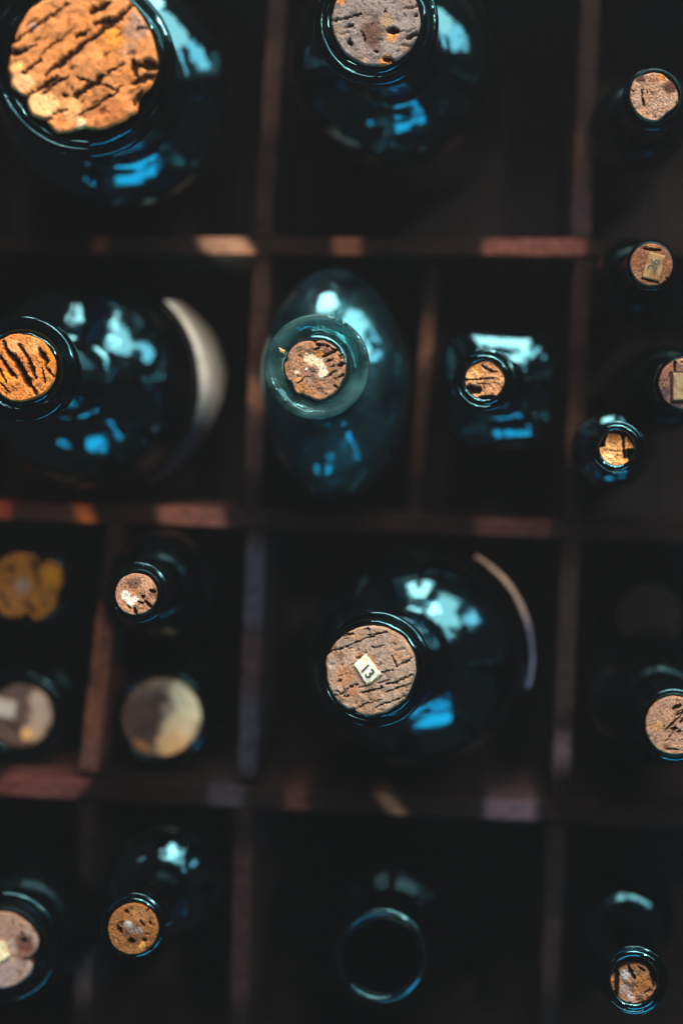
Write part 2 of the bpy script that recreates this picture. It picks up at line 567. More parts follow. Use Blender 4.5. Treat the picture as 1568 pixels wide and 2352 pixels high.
# ------------------------------------------------------------------ bottles
def lathe_shell(prof_o, prof_i, nt, xf, seed, wob=0.0008):
    """closed glass shell: outer profile from base centre up to the mouth, inner profile back down"""
    rows = list(prof_o) + list(prof_i[::-1])
    vs, fs = [], []
    ring_id = []
    for (r, z) in rows:
        if r < 1e-6:
            vs.append((0, 0, z))
            ring_id.append((len(vs) - 1, 1))
            continue
        st = len(vs)
        for j in range(nt):
            a = 2 * math.pi * j / nt
            x, y = xf(r, a, z)
            vs.append((x, y, z))
        ring_id.append((st, nt))
    V = np.array(vs)
    rad = np.hypot(V[:, 0], V[:, 1])
    A = np.arctan2(V[:, 1], V[:, 0])
    nz = fbm(np.cos(A) * 2.2 + V[:, 2] * 28 + 7, np.sin(A) * 2.2 + V[:, 2] * 19 + 3, seed, 3) - .5
    f = 1 + np.where(rad > 0.014, nz * wob * 2 / np.maximum(rad, 0.01), 0)
    V[:, 0] *= f
    V[:, 1] *= f
    for (a, na), (b, nb) in zip(ring_id, ring_id[1:]):
        if na == 1:
            fs += [(a, b + (j + 1) % nt, b + j) for j in range(nt)]
        elif nb == 1:
            fs += [(a + j, a + (j + 1) % nt, b) for j in range(nt)]
        else:
            fs += [(a + j, a + (j + 1) % nt, b + (j + 1) % nt, b + j) for j in range(nt)]
    return V, fs


def bez(p0, p1, p2, p3, n):
    out = []
    for i in range(n + 1):
        t = i / n
        s = 1 - t
        out.append(tuple(s ** 3 * a + 3 * s * s * t * b + 3 * s * t * t * c + t ** 3 * d for a, b, c, d in zip(p0, p1, p2, p3)))
    return out


def bottle(label, top, ztop, body, R, neck, lip, zsh=0.13, zs=0.12, wall=0.0026, mat=None, lipmat=None, shape='round',
           ry=None, lip_h=0.012, lip_drop=0.0, seed=0, nt=72, cat='bottle', rot=0.0, dome=0.78, flare=None, group=None, wob=0.0008):
    """top = print position of the mouth, body = print position of the body at height zs"""
    mat = mat or M_BLUE
    lipmat = lipmat or M_LIPB
    T = P(top[0], top[1], ztop)
    S = P(body[0], body[1], zs)
    ax = (T - S).normalized()
    t = (T.z - 0.006) / ax.z
    H = t
    B = T - ax * H
    q = Vector((0, 0, 1)).rotation_difference(ax)
    m = Matrix.Translation(B) @ q.to_matrix().to_4x4() @ Matrix.Rotation(math.radians(rot), 4, 'Z')
    root = empty('bottle', m, label, cat, group)
    k_ = H / 0.244
    zb = zsh * H / (ztop)
    zn = min(H - lip_h - 0.006, zb + (H - zb) * 0.62)
    rn = neck

    def prof(off):
        r1, rn1 = R - off, rn - off
        z0 = 0.0 if off == 0 else 0.006
        pts = [(0, z0 + (0.006 if off == 0 else 0.010)), (r1 * 0.55, z0 + (0.005 if off == 0 else 0.008)), (r1 * 0.86, z0)]
        pts += [(r1 * 0.95, z0 + 0.0008), (r1 * 0.99, z0 + 0.003), (r1, z0 + 0.008)]
        for i in range(1, 7):
            pts.append((r1, z0 + 0.008 + (zb - z0 - 0.008) * i / 7))
        hd = dome * R - off
        a1 = math.asin(min(0.98, (rn1 + 0.0045) / r1))
        for i in range(1, 19):
            a = math.pi / 2 - (math.pi / 2 - a1) * i / 18
            pts.append((r1 * math.sin(a), zb + hd * math.cos(a)))
        e = pts[-1]
        pts += bez(e, (e[0] - 0.0028, e[1] + 0.0012), (rn1 + 0.0004, e[1] + 0.0022), (rn1, e[1] + 0.008), 7)[1:]
        zn = e[1] + 0.008
        for i in range(1, 4):
            pts.append((rn1, zn + (H - 0.0008 - zn) * i / 4))
        return pts
    po = prof(0.0) + [(rn, H - 0.0008), (rn - 0.0006, H)]
    pi_ = prof(wall) + [(rn - wall, H - 0.0008), (rn - wall + 0.0005, H)]

    def xf(r, a, z):
        c, s = math.cos(a), math.sin(a)
        w_ = 1 - float(np.clip((z - zb) / (zn - zb), 0, 1)) ** 1.0
        if shape == 'square':
            e = 2 + 1.9 * w_
            g = (abs(c) ** e + abs(s) ** e) ** (-1 / e)
            return r * g * c, r * g * s
        if shape == 'oval':
            f = 1 + ((ry / R) - 1) * w_
            return r * c, r * s * f
        return r * c, r * s
    V, fs = lathe_shell(po, pi_, nt, xf, seed, wob)
    make('glass_body', V, fs, mat, root)
    # applied lip band around the mouth
    if lip:
        z1, z0 = H - lip_drop, H - lip_drop - lip_h
        ri = rn + 0.00025
        if flare:
            pp = [(ri, z0), (ri + (lip - ri) * 0.35, z0 + lip_h * 0.15), (lip * 0.97, z0 + lip_h * 0.55), (lip, z0 + lip_h * 0.75), (lip * 0.995, z0 + lip_h * 0.92),
                  (lip * 0.97, z1), (ri + (lip - ri) * 0.6, z1 - lip_h * 0.12), (ri, z1 - lip_h * 0.3)]
        else:
            cr = min(0.0016, (lip - ri) * 0.42)
            pp = [(lip - 2 * cr, z0)]
            for i in range(7):
                a = math.pi / 2 * i / 6
                pp.append((lip - 0.0004 + (-cr + cr * math.sin(a)), z0 + lip_h * 0.3 * (1 - math.cos(a))))
            for i in range(7):
                a = math.pi / 2 * i / 6
                pp.append((lip - cr + cr * math.cos(a), z1 - cr - 0.0003 + cr * math.sin(a)))
            pp.append((ri + (lip - ri) * 0.4, z1 - 0.0001))
            pp = [(ri, z0)] + pp + [(ri, z1)]
        nl = 72
        vs, f2 = [], []
        for (r, z) in pp:
            for j in range(nl):
                a = 2 * math.pi * j / nl
                rr = r * (1 + (0.012 if r > ri + 1e-5 else 0) * math.sin(2 * a + seed) * 0.6)
                vs.append((rr * math.cos(a), rr * math.sin(a), z))
        npf = len(pp)
        for i in range(npf):
            a, b = i * nl, ((i + 1) % npf) * nl
            f2 += [(a + j, a + (j + 1) % nl, b + (j + 1) % nl, b + j) for j in range(nl)]
        make('lip', vs, f2, lipmat, root)
    global AXIS
    AXIS = q
    return root, H


def side_label(root, R, z0, z1, a0, a1, col, seed=0, fall=0.0, col2=None, peel=0.0, skew=1.15):
    """paper label wrapped on the bottle's side (angles in world-like degrees about the bottle axis)"""
    n, mz = 40, 12
    vs, cs = [], []
    for i in range(n + 1):
        a = math.radians(a0 + (a1 - a0) * i / n)
        t = i / n
        for j in range(mz + 1):
            s = j / mz
            f = float(fbm(np.array([t * 6.]), np.array([s * 3.]), seed, 3)[0])
            wd = 0.10 + 0.90 * math.sin(math.pi * min(1.0, t * 0.92 + 0.04) ** skew) ** 0.8
            top = z1 - fall * (abs(t - .5) * 2) ** 3
            bot = top - (z1 - z0) * wd + (f - .5) * 0.005 * (1 - s)
            r = R + 0.0018 + (f - .5) * 0.0008 + peel * (1 - s) ** 1.3
            vs.append((r * math.cos(a), r * math.sin(a), bot + (top - bot) * s))
            cc = lin(col) * (0.75 + 0.5 * f)
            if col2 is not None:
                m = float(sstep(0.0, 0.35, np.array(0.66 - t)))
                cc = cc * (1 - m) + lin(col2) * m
            cs.append(cc)
    m = len(vs)
    vs += [(x * (1 - 0.0004 / R), y * (1 - 0.0004 / R), z) for x, y, z in vs]
    cs += cs[:]
    fs = []
    for i in range(n):
        for j in range(mz):
            a = i * (mz + 1) + j
            fs.append((a, a + mz + 1, a + mz + 2, a + 1))
            fs.append((m + a, m + a + 1, m + a + mz + 2, m + a + mz + 1))
    return make('side_label', vs, fs, M_CREAM, root, cs)


GB = 'blue glass bottles standing in the crate'
GC = 'cork stoppers in the bottles'
def k_(z):
    return (ZC - z) / F


# --- A: big bottle, top left
ZA = 0.288
rA = 161 * k_(ZA)
rt, H = bottle('widest mouthed dark blue bottle in the top left cell, under the huge orange cork', (192, 148), ZA - 0.004, (280, 226), 0.052,
               rA + 0.0042, rA + 0.0085, zsh=0.15, lip_h=0.014, seed=4, group=GB, dome=0.45)
side_label(rt, 0.052, 0.02, 0.028, -66, -58, (230, 200, 165), 3)
cork('huge crumbling orange cork with long dark diagonal cracks, largest of all, top left', (192, 148), 161, ZA, (188, 120, 70), (0, 0, 1.568),
     [(220, 60), (160, 130), (100, 250), (75, 350), (60, 430), (90, 560), (170, 610), (200, 720), (285, 745), (350, 830), (520, 800), (640, 800), (800, 720), (855, 700),
      (860, 610), (950, 520), (990, 400), (970, 280), (910, 140), (850, 50), (780, -10), (640, -40), (520, -42), (400, -30), (300, 5)],
     [(100, 270, 430, 40, 15), (570, 90, 690, 25, 30), (290, 470, 560, 262, 26), (560, 262, 840, 30, 26), (240, 560, 350, 490, 26), (270, 585, 420, 480, 14),
      (465, 605, 640, 480, 34), (640, 480, 780, 390, 12), (480, 480, 560, 500, 16), (830, 370, 850, 460, 34), (880, 400, 970, 400, 56), (640, 520, 705, 552, 18),
      (500, 720, 760, 540, 13), (95, 345, 175, 310, 28), (140, 470, 265, 380, 18), (170, 612, 265, 560, 13), (280, 750, 410, 680, 12), (250, 345, 470, 190, 9),
      (480, 240, 560, 190, 20), (830, 520, 980, 450, 30), (600, 160, 700, 120, 26), (240, 290, 120, 350, 12), (830, 640, 880, 560, 18), (860, 180, 950, 150, 14),
      (400, 600, 420, 600, 20)],
     [(160, 520, 70, (225, 170, 115)), (280, 660, 95, (228, 175, 118)), (440, 690, 70, (225, 165, 105), .8), (510, 770, 36, (235, 195, 150)), (100, 430, 40, (240, 165, 100)),
      (860, 170, 90, (150, 115, 98), .9), (700, 230, 70, (215, 140, 50), .8), (240, 160, 26, (190, 165, 150)), (800, 300, 60, (160, 118, 90), .7),
      (680, 720, 120, (178, 100, 55), .7)], seed=101, fresh=(196, 118, 58), nr=72, nt=250, cw=1.3, rough=0.9, group=GC, mott=0.4)

# --- B: bottle with grey cork, top centre
ZB = 0.252
rt, H = bottle('dark blue bottle under the grey cork in the top middle cell', (862, 50), ZB - 0.003, (918, 172), 0.048, 102 * k_(ZB) + 0.0028,
               146 * k_(ZB), zsh=0.14, lip_h=0.016, seed=5, group=GB)
cork('grey cork with a round black worm hole and orange chips, top middle cell', (862, 48), 102, ZB, (142, 128, 122), (1000, 0, 1.568), None,
     [(505, 132, 690, 92, 15), (870, 190, 918, 190, 46), (625, 250, 628, 272, 30), (985, 242, 1060, 205, 26), (600, 165, 640, 158, 20), (835, 368, 890, 378, 26),
      (970, 52, 1060, 40, 7), (1030, 100, 1052, 92, 9), (700, 190, 720, 260, 10), (780, 318, 800, 326, 16), (845, 62, 850, 80, 12)],
     [(890, 228, 42, (205, 145, 85)), (850, 390, 48, (215, 140, 75)), (555, 5, 30, (220, 140, 70)), (765, 215, 85, (98, 66, 52), .85), (790, 290, 40, (90, 60, 48), .7),
      (860, 130, 50, (180, 145, 110), .8), (550, 190, 45, (165, 135, 108), .7), (710, 370, 24, (185, 150, 115), .8), (970, 300, 40, (165, 125, 92), .6)],
     seed=102, gain=0.66, fresh=(135, 110, 96), group=GC, mott=0.4, rough=0.6)

# --- C: small cork, upper right
ZC1 = 0.247
bottle('slim dark bottle under the unlabelled tan cork in the top right cell', (1502, 222), ZC1 - 0.006, (1448, 318), 0.021, 55 * k_(ZC1) + 0.0022, 0.0125, zsh=0.15,
       lip_h=0.008, lip_drop=0.006, seed=6, mat=M_DULL, group=GB, dome=1.7)
cork('small tan cork with chipped dark upper edge, alone in the top right cell', (1502, 223), 55, ZC1, (178, 142, 120), (1900, 0, 1.887),
     [(1290, 558), (1400, 555), (1450, 590), (1500, 640), (1530, 720), (1530, 770), (1440, 850), (1360, 915), (1300, 905), (1230, 860), (1200, 820), (1170, 760), (1170, 690), (1200, 600)],
     [(1255, 680, 1262, 750, 9), (1262, 750, 1275, 800, 14), (1180, 680, 1200, 690, 10)],
     [(1470, 660, 60, (92, 56, 44)), (1240, 590, 46, (88, 56, 44)), (1340, 600, 45, (170, 110, 72), .8), (1400, 575, 40, (190, 125, 70)), (1335, 705, 18, (110, 90, 82)),
      (1250, 860, 60, (200, 150, 112), .7)],
     seed=103, gain=0.62, fresh=(170, 125, 92), rough=0.6, group=GC, mott=.35)

# --- D: cork labelled 26
ZDk = 0.243
bottle('slim dark bottle whose cork carries the number 26, right edge of the photo', (1495, 608), ZDk - 0.004, (1440, 660), 0.019, 49 * k_(ZDk) + 0.0012, 57 * k_(ZDk),
       zsh=0.15, lip_h=0.008, seed=7, mat=M_DULL, group=GB, dome=1.7)
c_ = (1495, 608)
ck = cork('small brown cork with tan paper label printed 26', c_, 49, ZDk, (140, 92, 66), (2450, 900, 5.58), None,
          [(700, 525, 1060, 570, 60), (640, 1190, 1010, 1290, 34), (1180, 1180, 1230, 1220, 20)],
          [(500, 720, 90, (160, 98, 55), .7), (880, 470, 160, (180, 115, 70), .7), (560, 1120, 110, (150, 112, 92), .8)], seed=104, gain=0.6, fresh=(130, 85, 66), rough=.4, group=GC, mott=.3)
paper(ck, c_, ZDk, [(800, 600), (1160, 690), (1030, 1260), (640, 1170)], (2450, 900, 5.58), (134, 108, 72), lift=0.0006, torn=0.02, seed=2)
ink_text(ck, '26', (905, 905), c_, ZDk, (2450, 900, 5.58), 205, 68, 0.0021, 0.00006)

# --- E: cork cut by the right edge
ZE = 0.247
c_ = (1571, 882)
bottle('dark bottle cut by the right edge, its cork wearing a framed cream label', c_, ZE - 0.004, (1512, 893), 0.019, 59 * k_(ZE) + 0.0012, 68 * k_(ZE),
       zsh=0.15, lip_h=0.008, seed=8, mat=M_DULL, group=GB, dome=1.7)
ck = cork('purplish brown cork with framed cream label, cut by right edge of the photo', c_, 59, ZE, (138, 100, 84), (2300, 1350, 3.638), None,
          [(1440, 350, 1445, 470, 36)],
          [(1300, 800, 110, (80, 62, 68), .85), (1330, 480, 90, (160, 105, 75), .7), (1560, 330, 80, (205, 150, 108), .8), (1450, 980, 110, (92, 68, 72), .8)],
          seed=105, gain=0.58, fresh=(140, 96, 74), rough=.4, group=GC, mott=.3)
CR = (2300, 1350, 3.638)
fr = paper(ck, c_, ZE, [(1385, 490), (1790, 490), (1790, 945), (1385, 945)], CR, (44, 32, 34), lift=0.0008, torn=0.004, seed=5, name='label_frame')
paper(ck, c_, ZE, [(1418, 515), (1760, 515), (1760, 915), (1418, 915)], CR, (138, 118, 92), lift=0.0010, torn=0.012, seed=6)
ink_text(ck, '5', (1620, 690), c_, ZE, CR, 230, 0, 0.0020, 0.00006)

# --- F: broken cork
ZF = 0.240
c_ = (1414, 1040)
bottle('small dark bottle with a broken orange cork in the right hand column', (1416, 1028), ZF - 0.001, (1398, 1033), 0.0175, 52 * k_(ZF) + 0.0005, 58 * k_(ZF) + 0.0008,
       zsh=0.16, lip_h=0.007, seed=9, group=GB)
cork('broken cork, jagged bright orange chunk missing its left and right sides', c_, 46, ZF - 0.004, (222, 160, 98), (2300, 1350, 3.638),
     [(480, 1400), (640, 1410), (680, 1500), (760, 1430), (850, 1560), (830, 1640), (740, 1700), (755, 1890), (680, 1935), (540, 1930), (390, 1830), (322, 1720), (325, 1620), (440, 1590)],
     [(690, 1420, 710, 1750, 46), (760, 1640, 840, 1680, 80), (500, 1650, 640, 1660, 12)],
     [(480, 1740, 110, (245, 195, 140)), (660, 1880, 60, (240, 190, 130)), (560, 1470, 90, (150, 92, 45), .9), (790, 1500, 50, (120, 70, 45)), (760, 1700, 90, (40, 26, 22))],
     seed=106, gain=0.95, fresh=(215, 145, 80), rough=.8, group=GC, mott=.25)

# --- G: left big bottle
ZG = 0.250
rt, H = bottle('big dark blue bottle at the left edge with a wide cream label on its side', (52, 847), ZG - 0.002, (198, 878), 0.050, 86 * k_(ZG), 124 * k_(ZG),
               zsh=0.125, zs=0.13, lip_h=0.016, seed=10, group=GB)
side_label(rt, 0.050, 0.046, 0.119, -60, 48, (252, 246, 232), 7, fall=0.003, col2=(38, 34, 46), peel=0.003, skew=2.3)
cork('deeply cracked bright orange cork in the bottle at the left edge', (54, 845), 75, ZG, (205, 125, 62), (0, 1050, 1.651),
     [(0, 512), (60, 480), (160, 475), (270, 512), (340, 600), (365, 680), (360, 750), (330, 830), (240, 890), (150, 915), (70, 912), (0, 870), (-55, 760), (-60, 690), (-45, 600)],
     [(15, 515, 50, 590, 20), (50, 590, 110, 650, 34), (110, 650, 190, 800, 52), (125, 540, 190, 640, 20), (190, 640, 235, 760, 26), (0, 620, 75, 745, 24), (255, 575, 310, 660, 34),
      (300, 680, 352, 755, 14), (0, 800, 60, 850, 10), (60, 700, 110, 765, 12), (-40, 640, 40, 790, 16), (200, 800, 240, 870, 18), (280, 700, 300, 800, 9)],
     [(330, 640, 70, (200, 120, 25), .8), (20, 770, 60, (215, 140, 30), .7), (230, 560, 60, (235, 160, 95), .8), (100, 560, 60, (235, 160, 100), .8)],
     seed=107, cw=1.2, rough=0.9, fresh=(190, 108, 50), group=GC, mott=.4)

# --- H: pale bottle with wide flat lip
ZH = 0.252
rt, H = bottle('cloudy teal glass flask with a wide flat round lip, in the centre cell', (727, 842), ZH, (776, 892), 0.0325, 74 * k_(ZH), 122 * k_(ZH), zsh=0.15, mat=M_TEAL,
               lipmat=M_TEALLIP, shape='oval', ry=0.052, lip_h=0.008, flare=True, seed=12, group=GB, wob=0.0022)
ck = cork('brown cork with peeled whitish patch inside the wide teal glass lip', (722, 850), 72, ZH + 0.0015, (152, 112, 88), (1050, 1230, 3.484),
     [(600, 455), (700, 460), (725, 480), (760, 462), (860, 460), (980, 520), (1080, 640), (1150, 760), (1165, 860), (1140, 960), (1100, 1040), (1075, 1120), (960, 1220), (860, 1280), (760, 1290),
      (650, 1250), (560, 1200), (480, 1200), (420, 1110), (400, 1030), (340, 1000), (300, 860), (310, 780), (345, 740), (350, 650), (400, 570), (500, 490)],
     [(750, 512, 850, 520, 45), (880, 530, 925, 530, 45), (735, 590, 800, 565, 26), (840, 690, 1030, 590, 44), (890, 762, 980, 710, 22), (950, 830, 992, 805, 24), (870, 980, 1040, 870, 20),
      (1060, 800, 1135, 780, 56), (1050, 980, 1140, 930, 30), (490, 1050, 590, 970, 14), (718, 462, 728, 478, 18), (1070, 660, 1100, 700, 28), (1000, 1080, 1055, 1125, 12), (960, 560, 1010, 600, 26)],
     [(670, 720, 90, (212, 192, 160)), (780, 770, 85, (212, 192, 160)), (850, 870, 75, (220, 205, 180)), (840, 940, 55, (215, 200, 175)), (815, 640, 50, (190, 118, 50)), (690, 910, 110, (128, 98, 90), .9),
      (490, 890, 40, (205, 185, 165), .8), (620, 860, 26, (215, 205, 195)), (650, 1020, 45, (170, 150, 135), .7), (430, 600, 90, (150, 110, 98), .7), (560, 1150, 120, (178, 118, 68), .7),
      (480, 980, 60, (180, 135, 88), .6), (900, 610, 60, (92, 62, 58), .7)],
     seed=108, gain=0.8, fresh=(165, 112, 70), group=GC, nr=50, nt=180, mott=.45)

cr_ = []
for i in range(11):
    a = i * 2 * math.pi / 11
    rr = 0.0011 * (0.6 + 0.8 * ((i * 37) % 11) / 11)
    cr_.append((rr * math.cos(a) * 1.5, rr * math.sin(a) * 0.8, 0.0001 * (i % 3)))
vs = cr_ + [(x * 0.5, y * 0.5, z + 0.0008) for x, y, z in cr_] + [(0.0002, 0, 0.001)]
fs = [(i, (i + 1) % 11, 11 + (i + 1) % 11, 11 + i) for i in range(11)] + [(11 + i, 11 + (i + 1) % 11, 22) for i in range(11)] + [tuple(range(10, -1, -1))]
cb = make('cork_crumb', vs, fs, M_CORK, None, np.tile(lin((200, 160, 110)), (23, 1)), smooth=False)
cb.location = P(648, 806, ZH + 0.0002)
cb.rotation_euler = (0, 0, -0.6)
cb['label'] = 'tiny tan cork crumb lying on the wide teal glass lip'
cb['category'] = 'crumb'

# --- I: square bottle
ZI = 0.236
rt, H = bottle('square dark blue bottle with a small cracked cork in the cell right of centre', (1112, 872), ZI - 0.002, (1150, 896), 0.0275, 56 * k_(ZI) + 0.0006, 74 * k_(ZI),
               zsh=0.14, shape='square', lip_h=0.010, seed=13, dome=0.5, rot=-3, group=GB, nt=96)
cork('small cracked cork missing its lower half, in the square bottle', (1110, 876), 50, ZI - 0.003, (196, 142, 100), (1650, 1150, 1.4505),
     [(300, 500), (330, 465), (380, 440), (440, 428), (500, 470), (540, 545), (530, 600), (490, 640), (420, 665), (340, 665), (300, 620), (288, 560)],
     [(290, 536, 470, 526, 12), (300, 590, 375, 596, 60), (390, 648, 520, 650, 44), (400, 452, 440, 480, 13), (440, 480, 490, 492, 12), (380, 556, 440, 560, 7), (300, 650, 330, 660, 20)],
     [(360, 485, 40, (200, 135, 45), .9), (350, 508, 40, (225, 165, 110), .8)], seed=109, gain=0.9, fresh=(180, 120, 75), group=GC, mott=.4)

# --- J, M, L: low corks out of focus at left
ZJ = 0.122
bottle('short jar with a fluffy golden cork at the left edge', (58, 1347), ZJ - 0.004, (150, 1316), 0.026, 78 * k_(ZJ) + 0.001, 0.019, zsh=0.062, zs=0.05, lip_h=0.008, lip_drop=0.004, seed=14, mat=M_DULL, group=GB)
cork('blurred golden cork shaped like a flower, low at the left edge', (56, 1348), 76, ZJ, (178, 112, 38), (0, 2050, 1.568),
     [(30, 280), (130, 255), (200, 270), (230, 350), (300, 305), (360, 350), (378, 420), (350, 520), (320, 630), (230, 680), (170, 620), (80, 670), (0, 650), (-60, 560), (-70, 430), (-30, 330)],
     [(200, 300, 235, 420, 40), (235, 420, 230, 480, 20), (170, 560, 220, 640, 36), (50, 330, 80, 390, 26), (-10, 500, 50, 600, 24)],
     [(140, 465, 60, (175, 140, 120)), (320, 400, 70, (215, 140, 25)), (80, 540, 90, (190, 125, 60), .7)], seed=110, gain=0.42, fresh=(200, 125, 30), group=GC)
ZM = 0.112
c_ = (47, 1646)
rt, H = bottle('short glass jar with a grey cork under the flower shaped one', c_, ZM - 0.003, (120, 1620), 0.027, 74 * k_(ZM), 0.021, zsh=0.058, zs=0.05, lip_h=0.010, seed=15, mat=M_DULL,
               group=GB)
ck = cork('blurred grey brown cork with pale paper label at the left edge', c_, 72, ZM, (84, 68, 62), (0, 2050, 1.568), None, [(60, 1330, 130, 1380, 20)],
          [(250, 1180, 75, (165, 142, 125)), (260, 1280, 80, (160, 138, 122)), (215, 1370, 70, (165, 140, 120)), (170, 1390, 44, (215, 165, 100))], seed=111, fresh=(90, 70, 60), rough=.4, group=GC)
paper(ck, c_, ZM, [(-50, 1150), (110, 1190), (90, 1300), (-70, 1270)], (0, 2050, 1.568), (172, 164, 155), lift=0.0009, torn=0.03, seed=12)
ZL = 0.114
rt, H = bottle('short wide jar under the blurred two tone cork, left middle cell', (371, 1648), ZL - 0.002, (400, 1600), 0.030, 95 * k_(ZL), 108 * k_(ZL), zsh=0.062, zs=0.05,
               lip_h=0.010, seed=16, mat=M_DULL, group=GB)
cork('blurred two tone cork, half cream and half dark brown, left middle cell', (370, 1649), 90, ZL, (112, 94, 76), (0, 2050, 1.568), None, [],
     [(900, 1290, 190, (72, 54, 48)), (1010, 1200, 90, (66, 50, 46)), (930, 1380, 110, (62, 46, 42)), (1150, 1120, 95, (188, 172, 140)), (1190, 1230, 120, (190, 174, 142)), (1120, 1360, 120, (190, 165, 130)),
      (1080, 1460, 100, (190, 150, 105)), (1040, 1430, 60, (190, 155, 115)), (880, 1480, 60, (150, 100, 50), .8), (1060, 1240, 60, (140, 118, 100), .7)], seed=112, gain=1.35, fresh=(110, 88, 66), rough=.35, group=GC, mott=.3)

# --- K
ZK = 0.243
rt, H = bottle('slim dark bottle with small holed cork, beside the divider with orange light painted on', (318, 1361), ZK - 0.003, (385, 1335), 0.024, 48 * k_(ZK) + 0.0015, 70 * k_(ZK), zsh=0.14,
               lip_h=0.012, seed=17, mat=M_DULL, group=GB, dome=1.5)
cork('small cork with white fleck and pin hole, beside the divider with orange light painted on', (312, 1365), 48, ZK, (170, 124, 98), (0, 2050, 1.568), None,
     [(896, 524, 898, 536, 24), (940, 490, 975, 500, 18), (915, 560, 945, 590, 26), (845, 600, 856, 640, 16), (800, 580, 820, 600, 8), (870, 560, 900, 570, 12)],
     [(790, 520, 34, (235, 222, 205)), (820, 560, 30, (240, 228, 212)), (850, 540, 22, (240, 228, 212)), (840, 450, 45, (110, 76, 66), .9), (920, 440, 40, (195, 150, 115), .7), (960, 510, 34, (90, 60, 48), .7),
      (840, 500, 30, (200, 125, 80), .7)], seed=113, gain=0.85, fresh=(185, 130, 92), rough=.6, group=GC)

# --- N: the numbered bottle
ZN = 0.252
c_ = (850, 1541)
rt, H = bottle('big dark blue bottle whose cork carries the number 13, middle cell', (858, 1538), ZN - 0.003, (962, 1503), 0.0505, 106 * k_(ZN) + 0.0012, 134 * k_(ZN),
               zsh=0.13, lip_h=0.013, seed=18, group=GB)
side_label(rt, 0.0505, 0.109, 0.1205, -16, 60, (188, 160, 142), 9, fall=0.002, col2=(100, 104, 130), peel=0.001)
CR = (1250, 2450, 3.136)
ck = cork('large round cork with white paper label printed 13, middle cell', c_, 104, ZN, (160, 134, 116), CR,
     [(700, 175), (850, 180), (1050, 260), (1200, 390), (1280, 560), (1290, 700), (1270, 820), (1240, 910), (1190, 1040), (1000, 1200), (800, 1285), (620, 1290), (545, 1260), (520, 1210), (430, 1220),
      (280, 1100), (210, 980), (160, 800), (150, 680), (165, 570), (210, 505), (238, 430), (370, 300), (530, 210)],
     [(390, 300, 525, 265, 22), (630, 222, 720, 200, 18), (205, 505, 500, 400, 20), (500, 400, 700, 312, 16), (700, 312, 930, 240, 20), (520, 380, 545, 390, 26), (700, 280, 710, 285, 22),
      (742, 430, 748, 440, 26), (1000, 550, 1065, 690, 20), (1060, 680, 1245, 565, 16), (830, 748, 1010, 715, 12), (940, 895, 1060, 870, 20), (1060, 870, 1270, 770, 17), (920, 1000, 1240, 880, 14),
      (620, 1012, 870, 940, 26), (700, 985, 760, 970, 24), (380, 970, 560, 900, 13), (215, 1003, 330, 980, 10), (260, 1052, 440, 980, 15), (770, 1195, 1180, 1040, 12), (540, 1190, 880, 1080, 9),
      (320, 860, 350, 845, 13), (400, 1060, 470, 1035, 14), (1170, 960, 1200, 970, 14)],
     [(400, 800, 150, (172, 118, 76), .75), (520, 980, 90, (165, 108, 66), .7), (480, 240, 90, (190, 150, 112), .7), (220, 670, 60, (178, 160, 150), .7), (850, 420, 200, (152, 130, 120), .6),
      (1150, 430, 100, (175, 148, 126), .7), (320, 970, 60, (170, 145, 132), .7), (600, 570, 60, (160, 105, 66), .7), (750, 570, 60, (160, 105, 66), .6), (880, 880, 110, (165, 145, 135), .5)],
     seed=114, gain=0.82, fresh=(160, 118, 86), group=GC, nr=64, nt=220, mott=.5, rough=.6)
paper(ck, c_, ZN, [(672, 520), (865, 770), (690, 915), (513, 655)], CR, (222, 222, 205), lift=0.0009, torn=0.045, seed=21)
ink_text(ck, '13', (692, 738), c_, ZN, CR, 125, -47, 0.0015, 0.00010)
ink_text(ck, '.', (738, 858), c_, ZN, CR, 118, -47, 0.0015, 0.00008)

# --- O: cork in the right cell, shade painted in as a dark colour
ZO = 0.120
bottle('low jar with cork coloured dark for shade in the lower right cell', (1490, 1422), ZO - 0.003, (1470, 1400), 0.026, 82 * k_(ZO), 0.0, zsh=0.07, zs=0.05, seed=19, mat=M_DULL, group=GB)
cork('blurred cork coloured dark for shade, low in the cell at the right edge', (1490, 1421), 76, ZO, (30, 24, 23), None, None, [], [], gain=0.2, seed=115,
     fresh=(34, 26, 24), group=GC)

# --- P
ZP = 0.245
c_ = (1548, 1667)
rt, H = bottle('blue bottle with bright teal rim and tan cork, cut by the right edge', (1548, 1665), ZP - 0.004, (1492, 1592), 0.030, 68 * k_(ZP) + 0.0014, 84 * k_(ZP), zsh=0.14,
               lip_h=0.010, seed=20, mat=M_DULL, group=GB, dome=1.5)
ck = cork('smooth tan cork with dark scratches and white fleck, cut by the right edge', c_, 67, ZP, (156, 118, 96), (2100, 2050, 1.881), None,
     [(1115, 1478, 1165, 1450, 30), (1050, 1638, 1120, 1575, 11), (1120, 1575, 1195, 1505, 11), (1130, 1528, 1190, 1500, 11), (1100, 1625, 1140, 1625, 26), (1165, 1580, 1185, 1560, 22),
      (1150, 1650, 1165, 1640, 14), (1060, 1780, 1150, 1785, 9)],
     [(1000, 1610, 45, (175, 130, 75), .7), (1130, 1760, 60, (175, 130, 105), .7), (1060, 1770, 30, (100, 68, 58), .7), (1215, 1650, 36, (225, 220, 215))], seed=116, gain=0.8, fresh=(170, 128, 98), group=GC, rough=.5, mott=.35)

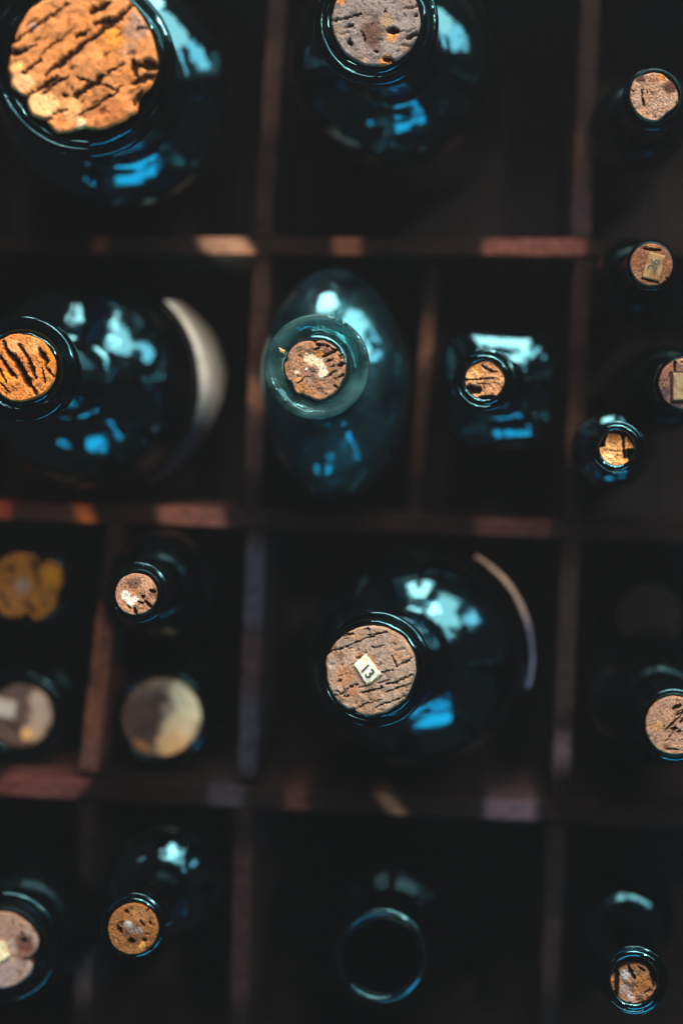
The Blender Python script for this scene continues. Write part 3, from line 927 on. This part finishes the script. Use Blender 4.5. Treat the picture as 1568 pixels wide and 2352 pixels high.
# --- Q
ZQ = 0.198
c_ = (2, 2182)
rt, H = bottle('glass bottle with shiny thick lip and labelled cork, bottom left corner', (10, 2176), ZQ - 0.003, (106, 2074), 0.032, 92 * k_(ZQ), 126 * k_(ZQ), zsh=0.12, zs=0.09,
               lip_h=0.014, seed=22, mat=M_DULL, group=GB, dome=1.4)
ck = cork('blurred pinkish cork with cream label and notched edge, bottom left corner', c_, 84, ZQ, (158, 132, 118), (0, 3200, 1.568),
          [(0, 710), (80, 725), (150, 770), (210, 830), (237, 890), (225, 950), (165, 1000), (205, 1040), (190, 1090), (120, 1150), (0, 1182), (-120, 1150), (-200, 1050), (-225, 940), (-190, 820), (-100, 735)],
          [(140, 880, 150, 885, 44), (165, 1000, 150, 1000, 20)],
          [(150, 900, 70, (92, 56, 46), .9), (160, 960, 60, (110, 62, 44), .7), (20, 1100, 100, (150, 128, 124), .7)], seed=117, gain=0.85, fresh=(150, 108, 84), group=GC, rough=.4)
paper(ck, c_, ZQ, [(-110, 860), (30, 890), (68, 975), (-60, 1060)], (0, 3200, 1.568), (225, 215, 178), lift=0.0009, torn=0.03, seed=31)

# --- R
ZR = 0.240
rt, H = bottle('dark blue bottle with round brown cork in the bottom row, second from left', (306, 2126), ZR - 0.002, (392, 2004), 0.026, 60 * k_(ZR) + 0.0006, 74 * k_(ZR), zsh=0.14,
               lip_h=0.010, seed=23, group=GB)
cork('round brown cork with pale smear at its centre, bottom row', (305, 2135), 58, ZR, (158, 102, 56), (0, 3200, 1.568), None,
     [(938, 772, 944, 778, 20), (900, 878, 912, 884, 24), (815, 880, 840, 885, 34), (790, 700, 800, 705, 26), (915, 700, 930, 695, 14), (740, 790, 760, 830, 20), (880, 760, 900, 790, 14)],
     [(800, 785, 30, (205, 200, 190)), (830, 812, 28, (200, 195, 185)), (868, 822, 24, (205, 200, 190)), (895, 912, 22, (235, 165, 80)), (840, 850, 70, (100, 66, 46), .7), (770, 800, 50, (110, 72, 44), .6),
      (870, 720, 60, (190, 130, 80), .7)], seed=118, gain=0.62, fresh=(170, 105, 52), group=GC, rough=.5)

# --- S: open mouth, no cork
ZS = 0.196
rt, H = bottle('open dark bottle without a cork, thin shiny ring of its mouth in the bottom row', (876, 2196), ZS, (900, 2092), 0.050, 92 * k_(ZS), 106 * k_(ZS), zsh=0.075, zs=0.09,
               lip_h=0.010, wall=0.002, seed=24, group=GB, mat=M_DIM, dome=1.35, lipmat=M_CLEAR)

# --- T
ZT = 0.245
rt, H = bottle('dark blue bottle with a split cork in the bottom right corner', (1455, 2252), ZT - 0.001, (1434, 2110), 0.024, 66 * k_(ZT) + 0.0004, 78 * k_(ZT), zsh=0.10,
               lip_h=0.010, seed=25, group=GB, dome=2.4)
cork('split brown and grey cork with broken left side, bottom right corner', (1452, 2268), 60, ZT - 0.003, (152, 110, 82), (2000, 3200, 2.145),
     [(930, 1540), (980, 1500), (1040, 1440), (1110, 1420), (1250, 1440), (1300, 1540), (1352, 1640), (1300, 1790), (1230, 1845), (1120, 1790), (1040, 1745), (960, 1700), (900, 1620)],
     [(1000, 1480, 985, 1740, 44), (1095, 1430, 1150, 1530, 34), (1190, 1440, 1230, 1470, 26), (920, 1620, 950, 1700, 60), (1290, 1500, 1320, 1600, 24), (1240, 1650, 1280, 1630, 14)],
     [(1070, 1500, 55, (170, 160, 158)), (1070, 1620, 50, (165, 145, 140), .8), (1120, 1680, 30, (190, 190, 190), .8), (1220, 1580, 90, (145, 92, 40), .85), (1130, 1750, 70, (155, 128, 120), .8),
      (955, 1545, 30, (205, 130, 65)), (970, 1645, 16, (225, 180, 140))], seed=119, gain=0.75, fresh=(150, 95, 50), group=GC)

# ------------------------------------------------------------------ thin scattering volume added to clear air to lift the blacks
hz, N, L, b = newmat('black_lift')
N.remove(b)
pv = N.new('ShaderNodeVolumePrincipled')
pv.inputs['Color'].default_value = (0.92, 0.94, 1.0, 1)
pv.inputs['Density'].default_value = 0.0115
L.new(pv.outputs[0], N['Material Output'].inputs['Volume'])
hb = slab('black_lift_volume', -2.2, 2.2, -2.2, 2.2, -1.1, 1.02, (255, 255, 255), None, hz)
hb['kind'] = 'stuff'
